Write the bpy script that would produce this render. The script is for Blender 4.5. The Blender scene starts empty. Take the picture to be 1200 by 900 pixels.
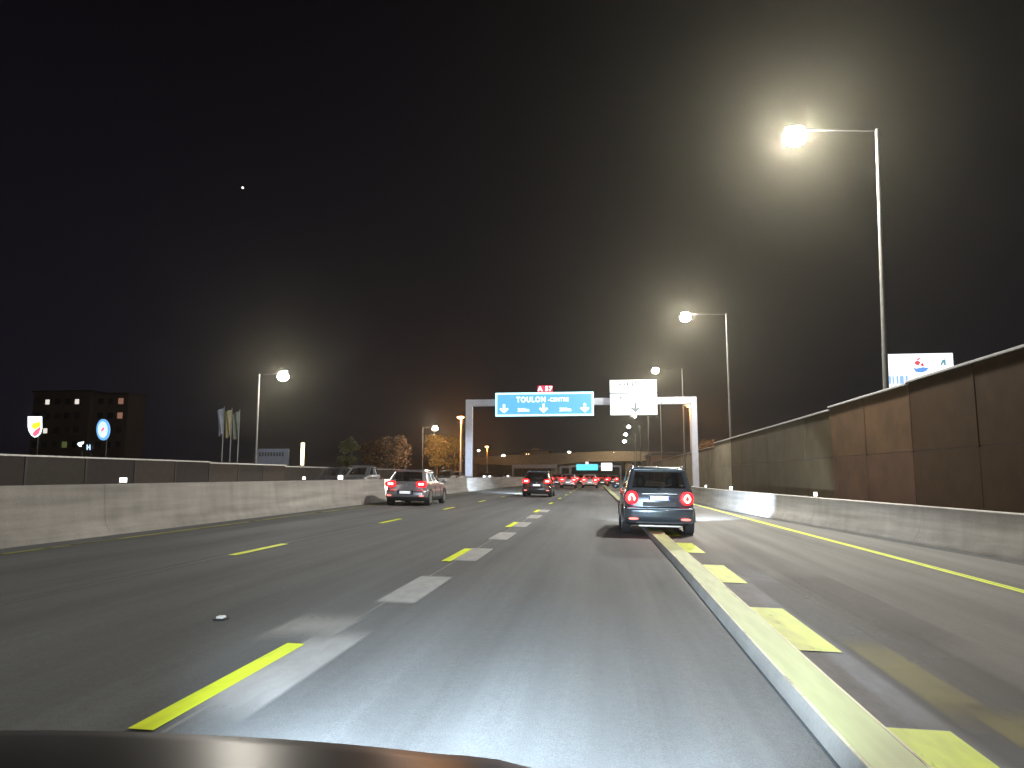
import bpy, bmesh, math, random
from mathutils import Vector, Matrix
R = math.radians
random.seed(7)
S = bpy.context.scene
C = S.collection
# ------------------------------------------------------------------ camera
FPX, CX, CY, H = 850.0, 600.0, 450.0, 1.42
PITCH, YAW = R(7.175), R(6.99)
cam = bpy.data.cameras.new("camera"); camo = bpy.data.objects.new("camera", cam); C.objects.link(camo)
cam.sensor_width = 36; cam.lens = FPX * 36 / 1200; cam.clip_start = 0.05; cam.clip_end = 6000
camo.location = (0, 0, H); camo.rotation_euler = (R(90) + PITCH, 0, YAW)
S.camera = camo
CM = camo.rotation_euler.to_matrix()
# ------------------------------------------------------------------ night sky
w = bpy.data.worlds.new("World"); S.world = w; w.use_nodes = True
wn = w.node_tree.nodes; wl = w.node_tree.links
bg = wn["Background"]
tc = wn.new("ShaderNodeTexCoord"); sp = wn.new("ShaderNodeSeparateXYZ"); rp = wn.new("ShaderNodeValToRGB")
wl.new(tc.outputs["Generated"], sp.inputs[0]); wl.new(sp.outputs["Z"], rp.inputs[0]); wl.new(rp.outputs[0], bg.inputs[0])
rp.color_ramp.elements[0].position = 0.0; rp.color_ramp.elements[0].color = (0.0065, 0.0058, 0.0095, 1)
rp.color_ramp.elements[1].position = 0.7; rp.color_ramp.elements[1].color = (0.0008, 0.0005, 0.0010, 1)
bg.inputs[1].default_value = 1.0
S.view_settings.view_transform = 'Standard'; S.view_settings.look = 'None'
S.view_settings.exposure = 0.28; S.view_settings.gamma = 1.0
cy = S.cycles
cy.max_bounces = 5; cy.diffuse_bounces = 2; cy.glossy_bounces = 3; cy.transmission_bounces = 3; cy.volume_bounces = 0
cy.transparent_max_bounces = 6; cy.sample_clamp_indirect = 2.0; cy.sample_clamp_direct = 0; cy.use_denoising = True
cy.blur_glossy = 1.0; cy.caustics_reflective = False; cy.caustics_refractive = False
LAMP_W, HAZE = 17500.0, 0.00040

def ray(px, py):
    return CM @ Vector(((px - CX) / FPX, -(py - CY) / FPX, -1.0))
def Z(x):                                   # cross-fall of the carriageway
    return -0.02 * max(-10.5, min(10.5, x))
def hit(px, py):                            # pixel to the tilted road surface
    d = ray(px, py); t = -H / (d.z + 0.02 * d.x); return Vector((d.x * t, d.y * t, H + d.z * t))
def atY(px, py, Y):
    d = ray(px, py); t = Y / d.y; return Vector((d.x * t, Y, H + d.z * t))
def atX(px, py, X):
    d = ray(px, py); t = X / d.x; return Vector((X, d.y * t, H + d.z * t))
# ------------------------------------------------------------------ materials
MATS = {}
def nodes_of(m):
    m.use_nodes = True; return m.node_tree.nodes, m.node_tree.links, m.node_tree.nodes["Principled BSDF"]
def mat(name, col, rough=0.6, metal=0.0, coat=0.0, noise=0.12, scale=3.0, bump=0.0, spec=0.5):
    if name in MATS: return MATS[name]
    m = bpy.data.materials.new(name); n, l, p = nodes_of(m); MATS[name] = m
    p.inputs["Roughness"].default_value = rough; p.inputs["Metallic"].default_value = metal
    p.inputs["Coat Weight"].default_value = coat; p.inputs["Coat Roughness"].default_value = 0.05
    p.inputs["Specular IOR Level"].default_value = spec
    t = n.new("ShaderNodeTexCoord"); nz = n.new("ShaderNodeTexNoise"); cr = n.new("ShaderNodeValToRGB")
    nz.inputs["Scale"].default_value = scale; nz.inputs["Detail"].default_value = 7; nz.inputs["Roughness"].default_value = 0.65
    l.new(t.outputs["Object"], nz.inputs["Vector"]); l.new(nz.outputs["Fac"], cr.inputs[0])
    a = [max(0, c * (1 - noise)) for c in col]; b = [min(1, c * (1 + noise)) for c in col]
    cr.color_ramp.elements[0].position = .3; cr.color_ramp.elements[0].color = (*a, 1)
    cr.color_ramp.elements[1].position = .7; cr.color_ramp.elements[1].color = (*b, 1)
    l.new(cr.outputs[0], p.inputs["Base Color"])
    if bump:
        bp = n.new("ShaderNodeBump"); bp.inputs["Strength"].default_value = bump; bp.inputs["Distance"].default_value = .02
        l.new(nz.outputs["Fac"], bp.inputs["Height"]); l.new(bp.outputs[0], p.inputs["Normal"])
    return m
def emit(name, col, st, base=None, sample='NONE'):
    if name in MATS: return MATS[name]
    m = bpy.data.materials.new(name); n, l, p = nodes_of(m); MATS[name] = m
    p.inputs["Base Color"].default_value = (*(base or col), 1); p.inputs["Emission Color"].default_value = (*col, 1)
    p.inputs["Emission Strength"].default_value = st; p.inputs["Roughness"].default_value = .4
    m.cycles.emission_sampling = sample
    return m
def glass(name, col=(0.012, 0.013, 0.015)):
    return mat(name, col, rough=.06, coat=.6, noise=.05, spec=.8)

def streak_mat(name, base, seams=True, vari=.24, rough=.80):
    """worn asphalt: long streaks along the road, blotches and fine grain"""
    m = bpy.data.materials.new(name); n, l, p = nodes_of(m); MATS[name] = m
    p.inputs["Specular IOR Level"].default_value = .3
    t = n.new("ShaderNodeTexCoord")
    def noise(sx, sy, sc, det=5):
        mp = n.new("ShaderNodeMapping"); mp.inputs["Scale"].default_value = (sx, sy, 1)
        l.new(t.outputs["Object"], mp.inputs[0]); z = n.new("ShaderNodeTexNoise")
        z.inputs["Scale"].default_value = sc; z.inputs["Detail"].default_value = det; z.inputs["Roughness"].default_value = .6
        l.new(mp.outputs[0], z.inputs["Vector"]); return z.outputs["Fac"]
    def rng(src, lo, hi, a=.3, b=.7):
        r = n.new("ShaderNodeMapRange"); r.inputs["From Min"].default_value = a; r.inputs["From Max"].default_value = b
        r.inputs["To Min"].default_value = lo; r.inputs["To Max"].default_value = hi; l.new(src, r.inputs["Value"]); return r.outputs[0]
    def mul(a, b):
        x = n.new("ShaderNodeMath"); x.operation = 'MULTIPLY'; l.new(a, x.inputs[0]); l.new(b, x.inputs[1]); return x.outputs[0]
    a = rng(noise(1.6, .035, 1.0), 1 - vari, 1 + vari); b = rng(noise(.5, .12, 1.0), 1 - vari * .7, 1 + vari * .7)
    c = rng(noise(1, .6, 120, 3), .76, 1.26); e = rng(noise(1, 1, 14, 6), .93, 1.07)
    f = mul(mul(a, b), mul(c, e))
    rgb = n.new("ShaderNodeVectorMath"); rgb.operation = 'SCALE'; rgb.inputs[0].default_value = base; l.new(f, rgb.inputs["Scale"])
    l.new(rgb.outputs[0], p.inputs["Base Color"])
    l.new(rng(noise(1.2, .08, 1.0), rough - .12, rough + .12), p.inputs["Roughness"])
    bp = n.new("ShaderNodeBump"); bp.inputs["Strength"].default_value = .35; bp.inputs["Distance"].default_value = .004
    l.new(noise(1, 1, 130, 3), bp.inputs["Height"]); l.new(bp.outputs[0], p.inputs["Normal"])
    return m
def concrete(name, col):
    """cast concrete: stains running along and dripping down the face"""
    m = bpy.data.materials.new(name); n, l, p = nodes_of(m); MATS[name] = m
    t = n.new("ShaderNodeTexCoord"); outs = []
    for sc, k, lo, hi in (((.9, .25, 5), 1, .72, 1.2), ((5, 2.2, .5), 1, .85, 1.1), ((1, 1, 1), 30, .92, 1.08)):
        mp = n.new("ShaderNodeMapping"); mp.inputs["Scale"].default_value = sc; l.new(t.outputs["Object"], mp.inputs[0])
        z = n.new("ShaderNodeTexNoise"); z.inputs["Scale"].default_value = k; z.inputs["Detail"].default_value = 6; l.new(mp.outputs[0], z.inputs["Vector"])
        r = n.new("ShaderNodeMapRange"); r.inputs["From Min"].default_value = .3; r.inputs["From Max"].default_value = .7
        r.inputs["To Min"].default_value = lo; r.inputs["To Max"].default_value = hi; l.new(z.outputs["Fac"], r.inputs[0]); outs.append(r.outputs[0])
    x = n.new("ShaderNodeMath"); x.operation = 'MULTIPLY'; l.new(outs[0], x.inputs[0]); l.new(outs[1], x.inputs[1])
    y = n.new("ShaderNodeMath"); y.operation = 'MULTIPLY'; l.new(x.outputs[0], y.inputs[0]); l.new(outs[2], y.inputs[1])
    s = n.new("ShaderNodeVectorMath"); s.operation = 'SCALE'; s.inputs[0].default_value = col; l.new(y.outputs[0], s.inputs["Scale"])
    l.new(s.outputs[0], p.inputs["Base Color"]); p.inputs["Roughness"].default_value = .8
    return m
def worn(name, col, keep=.5, soft=.12, scale=5.0, long=.25, rough=.6):
    """paint with worn gaps: mixes to transparent where the noise is low"""
    m = bpy.data.materials.new(name); n, l, p = nodes_of(m); MATS[name] = m
    p.inputs["Roughness"].default_value = rough
    t = n.new("ShaderNodeTexCoord"); mp = n.new("ShaderNodeMapping"); mp.inputs["Scale"].default_value = (1, long, 1)
    z = n.new("ShaderNodeTexNoise"); z.inputs["Scale"].default_value = scale; z.inputs["Detail"].default_value = 8; z.inputs["Roughness"].default_value = .7
    l.new(t.outputs["Object"], mp.inputs[0]); l.new(mp.outputs[0], z.inputs["Vector"])
    r = n.new("ShaderNodeMapRange"); r.inputs["From Min"].default_value = keep - soft; r.inputs["From Max"].default_value = keep + soft
    l.new(z.outputs["Fac"], r.inputs[0]); l.new(r.outputs[0], p.inputs["Alpha"])
    z2 = n.new("ShaderNodeTexNoise"); z2.inputs["Scale"].default_value = 9; z2.inputs["Detail"].default_value = 6; l.new(mp.outputs[0], z2.inputs["Vector"])
    r2 = n.new("ShaderNodeMapRange"); r2.inputs["From Min"].default_value = .3; r2.inputs["From Max"].default_value = .7; r2.inputs["To Min"].default_value = .82; r2.inputs["To Max"].default_value = 1.1
    l.new(z2.outputs["Fac"], r2.inputs[0])
    s = n.new("ShaderNodeVectorMath"); s.operation = 'SCALE'; s.inputs[0].default_value = col; l.new(r2.outputs[0], s.inputs["Scale"])
    l.new(s.outputs[0], p.inputs["Base Color"])
    return m
# ------------------------------------------------------------------ mesh helpers
class MB:
    def __init__(s): s.v = []; s.f = []
    def add(s, vs, fs):
        o = len(s.v); s.v += [tuple(v) for v in vs]; s.f += [tuple(i + o for i in f) for f in fs]; return s
    def box(s, x0, x1, y0, y1, z0, z1):
        return s.add([(x0,y0,z0),(x1,y0,z0),(x1,y1,z0),(x0,y1,z0),(x0,y0,z1),(x1,y0,z1),(x1,y1,z1),(x0,y1,z1)],
                     [(0,3,2,1),(4,5,6,7),(0,1,5,4),(1,2,6,5),(2,3,7,6),(3,0,4,7)])
    def tube(s, a, b, r0, r1=None, n=12, caps=True):
        a, b = Vector(a), Vector(b); r1 = r0 if r1 is None else r1; d = (b - a).normalized()
        u = d.orthogonal().normalized(); v = d.cross(u); vs = []
        for c, r in ((a, r0), (b, r1)):
            for i in range(n):
                t = 2 * math.pi * i / n; vs.append(c + u * math.cos(t) * r + v * math.sin(t) * r)
        fs = [(i, (i+1) % n, n + (i+1) % n, n + i) for i in range(n)]
        if caps: fs += [tuple(range(n))[::-1], tuple(range(n, 2*n))]
        return s.add(vs, fs)
    def prism_y(s, prof, y0, y1):           # closed (x,z) profile swept along y
        n = len(prof)
        return s.add([(x, y0, z) for x, z in prof] + [(x, y1, z) for x, z in prof],
                     [(i, (i+1) % n, n + (i+1) % n, n + i) for i in range(n)] + [tuple(range(n))[::-1], tuple(range(n, 2*n))])
    def prism(s, pts, d):                   # polygon pts (3d) pushed by vector d
        n = len(pts); d = Vector(d); p = [Vector(q) for q in pts]
        return s.add(p + [q + d for q in p], [(i, (i+1) % n, n + (i+1) % n, n + i) for i in range(n)] + [tuple(range(n))[::-1], tuple(range(n, 2*n))])
    def ell(s, c, r, nu=16, nv=10):
        vs = []; fs = []
        for j in range(nv + 1):
            a = math.pi * j / nv
            for i in range(nu):
                b = 2 * math.pi * i / nu
                vs.append((c[0] + r[0]*math.sin(a)*math.cos(b), c[1] + r[1]*math.sin(a)*math.sin(b), c[2] + r[2]*math.cos(a)))
        for j in range(nv):
            for i in range(nu): fs.append((j*nu+i, j*nu+(i+1)%nu, (j+1)*nu+(i+1)%nu, (j+1)*nu+i))
        return s.add(vs, fs)
    def build(s, name, m, parent=None, smooth=False, bevel=0.0, loc=None):
        me = bpy.data.meshes.new(name); me.from_pydata(s.v, [], s.f)
        bm = bmesh.new(); bm.from_mesh(me); bmesh.ops.remove_doubles(bm, verts=bm.verts, dist=1e-5)
        bmesh.ops.recalc_face_normals(bm, faces=bm.faces)
        if bevel:
            bmesh.ops.bevel(bm, geom=[e for e in bm.edges if len(e.link_faces) == 2 and e.calc_face_angle(0) > .6], offset=bevel, segments=2, affect='EDGES', profile=.5)
        bm.to_mesh(me); bm.free()
        me.materials.append(m)
        if smooth:
            me.polygons.foreach_set("use_smooth", [True] * len(me.polygons)); me.set_sharp_from_angle(angle=R(35))
        o = bpy.data.objects.new(name, me); C.objects.link(o)
        if loc is not None: o.location = loc
        if parent is not None: o.parent = parent
        return o
def tag(o, label=None, cat=None, group=None, kind=None):
    for k, v in (("label", label), ("category", cat), ("group", group), ("kind", kind)):
        if v: o[k] = v
    return o
def thing(name, loc, label, cat, group=None, rz=0.0):
    o = bpy.data.objects.new(name, None); C.objects.link(o); o.empty_display_size = .2
    o.location = loc; o.rotation_euler = (0, 0, rz); return tag(o, label, cat, group)
def copy_tree(o, parent=None):
    c = o.copy(); C.objects.link(c)
    if parent is not None: c.parent = parent
    for ch in list(o.children): copy_tree(ch, c)
    return c
def text(s, size, m, parent, x, y, z, sx=1.0, name='lettering', bold=.012, align='CENTER', depth=.01):
    cu = bpy.data.curves.new(name, 'FONT'); cu.body = s; cu.size = size; cu.align_x = align; cu.align_y = 'CENTER'
    cu.offset = bold; cu.space_character = 1.18; cu.extrude = depth; cu.resolution_u = 3
    t = bpy.data.objects.new(name, cu); C.objects.link(t)
    dg = bpy.context.evaluated_depsgraph_get(); me = bpy.data.meshes.new_from_object(t.evaluated_get(dg))
    bpy.data.objects.remove(t); me.name = name; me.materials.clear(); me.materials.append(m)
    o = bpy.data.objects.new(name, me); C.objects.link(o); o.parent = parent
    o.location = (x, y, z); o.rotation_euler = (R(90), 0, 0); o.scale = (sx, 1, 1)
    return o
def lamp(name, kind, loc, energy, col, parent=None, rot=(0, 0, 0), size=150, blend=.5, soft=.2):
    L = bpy.data.lights.new(name, kind); L.energy = energy; L.color = col
    if kind == 'SPOT': L.spot_size = R(size); L.spot_blend = blend
    L.shadow_soft_size = soft
    o = bpy.data.objects.new(name, L); C.objects.link(o); o.location = loc; o.rotation_euler = rot
    if parent is not None: o.parent = parent
    return o
WARM = (1.0, .935, .82); COOL = (.76, .90, 1.0); SODIUM = (1.0, .36, .06)
galv = mat('galvanised_steel', (.42, .44, .46), rough=.45, metal=.35, noise=.15, scale=4)
darkmetal = mat('dark_metal', (.03, .03, .035), rough=.5, noise=.1)
rubber = mat('rubber', (.022, .023, .025), rough=.8)
rim = mat('wheel_rim', (.35, .36, .38), rough=.35, metal=.8)
# ------------------------------------------------------------------ ground and road
tag(MB().add([(-1500, -300, -.45), (1500, -300, -.45), (1500, 3500, -.45), (-1500, 3500, -.45)], [(0, 1, 2, 3)])
    .build('ground', mat('dry_ground', (.05, .045, .035), rough=.95, noise=.4, scale=.5)), kind='structure')
asphalt = streak_mat('asphalt', (.096, .104, .112))
def strip(name, x0, x1, y0, y1, dz, m, kind='structure', thick=0, step=None):
    """a sheet following the cross-fall; x0, x1 numbers or functions of y"""
    f0 = x0 if callable(x0) else (lambda y: x0); f1 = x1 if callable(x1) else (lambda y: x1)
    n = max(1, int((y1 - y0) / (step or 1e9))); vs = []
    for i in range(n + 1):
        y = y0 + (y1 - y0) * i / n
        vs += [(f0(y), y, Z(f0(y)) + dz), (f1(y), y, Z(f1(y)) + dz)]
    o = MB().add(vs, [(2*i, 2*i+1, 2*i+3, 2*i+2) for i in range(n)]).build(name, m)
    return tag(o, kind=kind)
xs = [-24.5, -10.5, 10.5, 12]
mb = MB()
for a, b in zip(xs, xs[1:]): mb.add([(a, -40, Z(a)), (b, -40, Z(b)), (b, 700, Z(b)), (a, 700, Z(a))], [(0, 1, 2, 3)])
tag(mb.build('road', asphalt), kind='structure')
# ramp lane on the right, lamplight put into its paler asphalt colour
ramp_m = streak_mat('ramp_asphalt', (.140, .141, .138), vari=.22)
def kerb_x(y):
    P = [(-5, 1.17), (12, 1.15), (16, 1.11), (21, 1.06), (29, .96), (38, .85), (55, .60), (80, .30), (120, -.2)]
    for (a, xa), (b, xb) in zip(P, P[1:]):
        if y <= b: return xa + (xb - xa) * (y - a) / (b - a)
    return P[-1][1]
def barrier_x(y):                            # right concrete barrier, foot
    P = [(-20, 9.1), (0, 8.5), (14.4, 7.5), (20, 6.85), (27.7, 5.98), (34, 5.4), (42, 5.05), (70, 5.1), (400, 5.1)]
    for (a, xa), (b, xb) in zip(P, P[1:]):
        if y <= b: return xa + (xb - xa) * (y - a) / (b - a)
    return 5.1
def line_x(y):
    P = [(-5, 5.75), (10.5, 5.46), (14, 5.38), (25, 5.08), (38.4, 4.76), (60, 4.7), (400, 4.7)]
    for (a, xa), (b, xb) in zip(P, P[1:]):
        if y <= b: return xa + (xb - xa) * (y - a) / (b - a)
    return 4.7
strip('ramp_road', lambda y: kerb_x(y) + .36, lambda y: barrier_x(y) + .1, -5, 160, .004, ramp_m, step=2)
gut = streak_mat('gutter_asphalt', (.055, .06, .064))
strip('gutter', lambda y: barrier_x(y) - .28, lambda y: barrier_x(y) + .05, -5, 45, .008, gut, step=2)
# tar seams between lanes
seam = mat('tar_seam', (.16, .16, .155), rough=.6, noise=.3, scale=2)
dark_seam = mat('dark_tar', (.03, .03, .03), rough=.5)
for x, ww, mm in ((-2.36, .03, seam), (-6.07, .03, seam)):
    strip('road_joint', x - ww / 2, x + ww / 2, 1, 60, .0035, mm)
# erased white markings, ground off the surface (soft, chalky)
def soft_patch(name, x0, x1, y0, y1, col, dz, amt=.8, edge=.22):
    m = bpy.data.materials.new(name); n, l, p = nodes_of(m); p.inputs["Roughness"].default_value = .75
    t = n.new("ShaderNodeTexCoord"); s = n.new("ShaderNodeSeparateXYZ"); l.new(t.outputs["Generated"], s.inputs[0])
    def tri(o, e):                          # 0 at both borders, 1 inside
        a = n.new("ShaderNodeMath"); a.operation = 'PINGPONG'; a.inputs[1].default_value = .5; l.new(o, a.inputs[0])
        r = n.new("ShaderNodeMapRange"); r.inputs["From Min"].default_value = 0; r.inputs["From Max"].default_value = e; r.interpolation_type = 'SMOOTHSTEP'
        l.new(a.outputs[0], r.inputs[0]); return r.outputs[0]
    mp = n.new("ShaderNodeMapping"); mp.inputs["Scale"].default_value = (1, .35, 1); l.new(t.outputs["Object"], mp.inputs[0])
    z = n.new("ShaderNodeTexNoise"); z.inputs["Scale"].default_value = 6; z.inputs["Detail"].default_value = 9; z.inputs["Roughness"].default_value = .7; l.new(mp.outputs[0], z.inputs["Vector"])
    r = n.new("ShaderNodeMapRange"); r.inputs["From Min"].default_value = .25; r.inputs["From Max"].default_value = .6; r.inputs["To Min"].default_value = amt * .72; r.inputs["To Max"].default_value = amt; l.new(z.outputs["Fac"], r.inputs[0])
    a = n.new("ShaderNodeMath"); a.operation = 'MULTIPLY'; l.new(tri(s.outputs["X"], .12), a.inputs[0]); l.new(tri(s.outputs["Y"], edge), a.inputs[1])
    b = n.new("ShaderNodeMath"); b.operation = 'MULTIPLY'; l.new(a.outputs[0], b.inputs[0]); l.new(r.outputs[0], b.inputs[1])
    l.new(b.outputs[0], p.inputs["Alpha"]); p.inputs["Base Color"].default_value = (*col, 1)
    return strip('erased_marking', x0, x1, y0, y1, dz, m)
for i in range(7):
    y = 3.85 + 3.9 * i
    soft_patch('ground_off_paint', -2.5, -2.0, y, y + (2.85 if i == 0 else 2.35), (.36, .37, .38), .0065, amt=.9, edge=(.28 if i == 0 else .12))
soft_patch('ground_off_paint', -2.95, -2.25, 5.7, 7.4, (.33, .34, .34), .009, amt=.75, edge=.45)
for y0, y1, x0, x1 in ((3.6, 5.2, 2.2, 2.6), (4.6, 7.2, 2.05, 2.42)):
    soft_patch('old_yellow_paint', x0, x1, y0, y1, (.34, .31, .12), .0105, amt=.5, edge=.3)
soft_patch('dark_repair', 1.95, 2.9, 3.0, 11.5, (.07, .073, .078), .0065, amt=.7, edge=.25)
soft_patch('dark_repair', 2.6, 3.3, 6.5, 12.0, (.075, .075, .075), .008, amt=.6, edge=.3)
soft_patch('pale_scrape', 1.5, 2.5, 1.5, 13.0, (.19, .20, .235), .0055, amt=.8, edge=.2)
# yellow temporary markings
yel = worn('yellow_paint', (.70, .84, .018), keep=.18, soft=.10, scale=7)
yel_block = worn('yellow_block_paint', (.52, .66, .012), keep=.30, soft=.10, scale=6)
yel_dull = worn('old_yellow_line', (.30, .29, .05), keep=.42, soft=.1, scale=3)
for i in range(12):
    y = 3.84 + 7.78 * i
    strip('lane_dash', -2.565, -2.415, y, y + 2.03, .0115, yel)
for i in range(10):
    y = 11.45 + 8.05 * i
    strip('lane_dash', -6.08, -5.93, y, y + 2.0, .009, yel)
for i in range(8):
    y = 2.62 + 3.87 * i
    strip('rumble_block', lambda q: kerb_x(q) + .37, lambda q: kerb_x(q) + .79, y, y + 2.0, .0125, yel_block, step=1.9)
strip('edge_line', lambda y: line_x(y) - .03, lambda y: line_x(y) + .055, 1, 150, .008, yel, step=1)
strip('edge_line', lambda y: line_x(y) + .075, lambda y: line_x(y) + .14, 1, 150, .008, yel, step=1)
strip('edge_line', -9.42, -9.30, 1, 150, .006, yel_dull)
# ------------------------------------------------------------------ low painted kerb between the lanes
kr = thing('lane_kerb', (0, 0, 0), 'long low kerb with worn yellow top between main lane and ramp lane', 'kerb')
def kerb_part(name, prof, m, y0, y1, n):
    vs = []; fs = []; k = len(prof)
    for i in range(n + 1):
        y = y0 + (y1 - y0) * i / n; xx = kerb_x(y)
        for px_, pz in prof: vs.append((xx + px_, y, Z(xx) + pz))
    for i in range(n):
        for j in range(k - 1): fs.append((i*k+j, i*k+j+1, (i+1)*k+j+1, (i+1)*k+j))
    fs += [tuple(range(k))[::-1], tuple(range(n*k, (n+1)*k))]
    return MB().add(vs, fs).build(name, m, kr, smooth=True)
kerb_part('body', [(0, .0), (.015, .085), (.035, .108), (.32, .108), (.34, .085), (.355, .0)], concrete('kerb_concrete', (.26, .26, .255)), 1.0, 100, 130)
kerb_part('painted_top', [(.05, .109), (.052, .113), (.305, .113), (.307, .109)], worn('kerb_yellow_wash', (.33, .41, .16), keep=.20, soft=.22, scale=2.5, long=.12), 1.0, 100, 130)
kerb_part('edge_stripe', [(.030, .1095), (.032, .1145), (.049, .1145), (.051, .1095)], worn('kerb_cream', (.60, .56, .38), keep=.35, soft=.12, scale=4), 1.0, 60, 100)
kerb_part('edge_stripe', [(.306, .1095), (.307, .1145), (.321, .1145), (.322, .1095)], worn('kerb_cream2', (.58, .54, .36), keep=.35, soft=.12, scale=4), 1.0, 60, 100)
# ------------------------------------------------------------------ concrete barriers
conc = concrete('barrier_concrete', (.255, .245, .235))
conc2 = concrete('pale_barrier_concrete', (.41, .40, .385))
def sweep_y(name, prof, xf, y0, y1, n, m, parent, zf=None):
    vs = []; fs = []; k = len(prof)
    for i in range(n + 1):
        y = y0 + (y1 - y0) * i / n; xx = xf(y)
        for px_, pz in prof: vs.append((xx + px_, y, Z(xx) + pz))
    for i in range(n):
        for j in range(k): fs.append((i*k+j, i*k+(j+1) % k, (i+1)*k+(j+1) % k, (i+1)*k+j))
    fs += [tuple(range(k))[::-1], tuple(range(n*k, (n+1)*k))]
    return MB().add(vs, fs).build(name, m, parent, smooth=True)
def med_x(y): return -10.0 if y < 70 else -10.0 + (min(y, 170) - 70) * .022
t = thing('median_barrier', (0, 0, 0), 'long pale concrete median wall along the left edge of the lanes', 'barrier')
prof = [(.0, -.05), (-.01, .08), (-.13, .26), (-.20, 1.02), (-.23, 1.04), (-.38, 1.04), (-.41, 1.02), (-.48, .26), (-.6, .08), (-.61, -.05)]
for i in range(30):                          # cast lengths with open joints
    y0 = -10 + i * 8; sweep_y('cast_length', prof, med_x, y0 + .004, y0 + 7.996, 4, conc, t)
t = thing('ramp_barrier', (0, 0, 0), 'low concrete safety wall curving along the right ramp lane', 'barrier')
prof = [(.0, -.05), (.01, .08), (.16, .28), (.24, .84), (.26, .86), (.42, .86), (.44, .84), (.5, -.05)]
for i in range(20):
    y0 = -6 + i * 6; sweep_y('cast_length', prof, barrier_x, y0 + .006, y0 + 5.994, 6, conc2, t)
# reflective markers on the barriers, headlight return put in as emission
mk = emit('marker_retro_emission', (1.0, .97, .92), 2.2)
def marker(p, label, wd=.09, ht=.11):
    r = thing('barrier_marker', p, label, 'marker', 'reflective markers fixed on the concrete barriers')
    MB().box(-wd/2 - .012, wd/2 + .012, .012, .035, -.01, ht + .012).box(-.03, .03, 0, .05, -.03, .0).build('bracket', darkmetal, r)
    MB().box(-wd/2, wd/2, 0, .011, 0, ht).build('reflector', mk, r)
def top_right(px): 
    for i in range(400):
        y = 5 + i * .2; x = barrier_x(y) + .33
        v = CM.transposed() @ (Vector((x, y, Z(x) + .9)) - Vector((0, 0, H)))
        if CX + FPX * v.x / -v.z <= px: return (x, y, Z(x) + .895)
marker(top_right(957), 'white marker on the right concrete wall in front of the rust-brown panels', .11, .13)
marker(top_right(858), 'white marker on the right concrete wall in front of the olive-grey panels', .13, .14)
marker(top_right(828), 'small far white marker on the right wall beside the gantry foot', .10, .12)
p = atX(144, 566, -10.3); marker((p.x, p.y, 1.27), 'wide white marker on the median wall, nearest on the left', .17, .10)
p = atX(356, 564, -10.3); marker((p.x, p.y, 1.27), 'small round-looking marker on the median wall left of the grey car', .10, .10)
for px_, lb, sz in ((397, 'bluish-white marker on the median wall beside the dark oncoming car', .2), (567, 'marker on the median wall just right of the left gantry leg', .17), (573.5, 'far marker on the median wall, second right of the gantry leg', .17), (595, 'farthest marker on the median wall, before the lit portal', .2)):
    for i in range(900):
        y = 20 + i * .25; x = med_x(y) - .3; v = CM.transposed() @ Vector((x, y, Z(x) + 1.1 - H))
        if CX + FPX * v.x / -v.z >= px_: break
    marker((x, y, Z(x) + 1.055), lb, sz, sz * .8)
# ------------------------------------------------------------------ right noise wall
WX = 9.6
pan_dark = mat('dark_brown_panel', (.046, .027, .014), rough=.9, noise=.22, scale=1.5, spec=.12)
pan_rust = mat('rust_brown_panel', (.084, .050, .027), rough=.9, noise=.28, scale=.7, spec=.12)
pan_rust2 = mat('reddish_brown_panel', (.078, .044, .029), rough=.9, noise=.28, scale=.7, spec=.12)
pan_olive = mat('olive_grey_panel', (.060, .046, .026), rough=.9, noise=.25, scale=.7, spec=.12)
pan_beige = mat('beige_panel', (.20, .175, .125), rough=.9, noise=.25, scale=.7, spec=.12)
post_m = mat('olive_post', (.045, .038, .026), rough=.6)
def noise_wall(y0, y1, zt, sections, label, wx=WX, stepdown=None):
    t = thing('noise_wall', (wx, y0, Z(wx)), label, 'wall')
    y = y0; k = 0
    while y < y1 - .1:
        e = min(y + 4.0, y1); mid = (y + e) / 2
        lo, hi = sections(mid); top = zt(mid) - Z(wx); zm = 2.35
        MB().box(0, .12, y - y0 + .062, e - y0 - .062, 0, zm - .015).build('lower_panel', lo, t)
        MB().box(.008, .112, y - y0 + .07, e - y0 - .07, zm + .015, top - .06).build('upper_panel', hi, t)
        MB().box(.03, .09, y - y0 + .07, e - y0 - .07, zm - .0149, zm + .0149).build('joint_strip', darkmetal, t)
        MB().box(-.005, .14, y - y0 - .058, y - y0 + .058, 0, top - .062).build('post', lo, t)
        MB().box(-.07, .19, y - y0 + .004, e - y0 - .004, top - .058, top + .01).build('coping', galv, t, bevel=.008)
        y = e; k += 1
def sec_near(y):
    if y < 24: return pan_dark, pan_dark
    if y < 32.5: return pan_rust2, pan_rust
    if y < 55: return pan_olive, pan_olive
    return pan_beige, pan_beige
def zt(y): return 4.36 if y < 26 else (4.30 if y < 33 else 4.18)
noise_wall(-4, 64, zt, sec_near, 'tall noise wall of brown, rust and olive panels along the right side')
noise_wall(66, 190, lambda y: 4.1, lambda y: (pan_beige, pan_beige), 'distant pale noise wall beyond the gantry on the right', wx=10.4)
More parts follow.
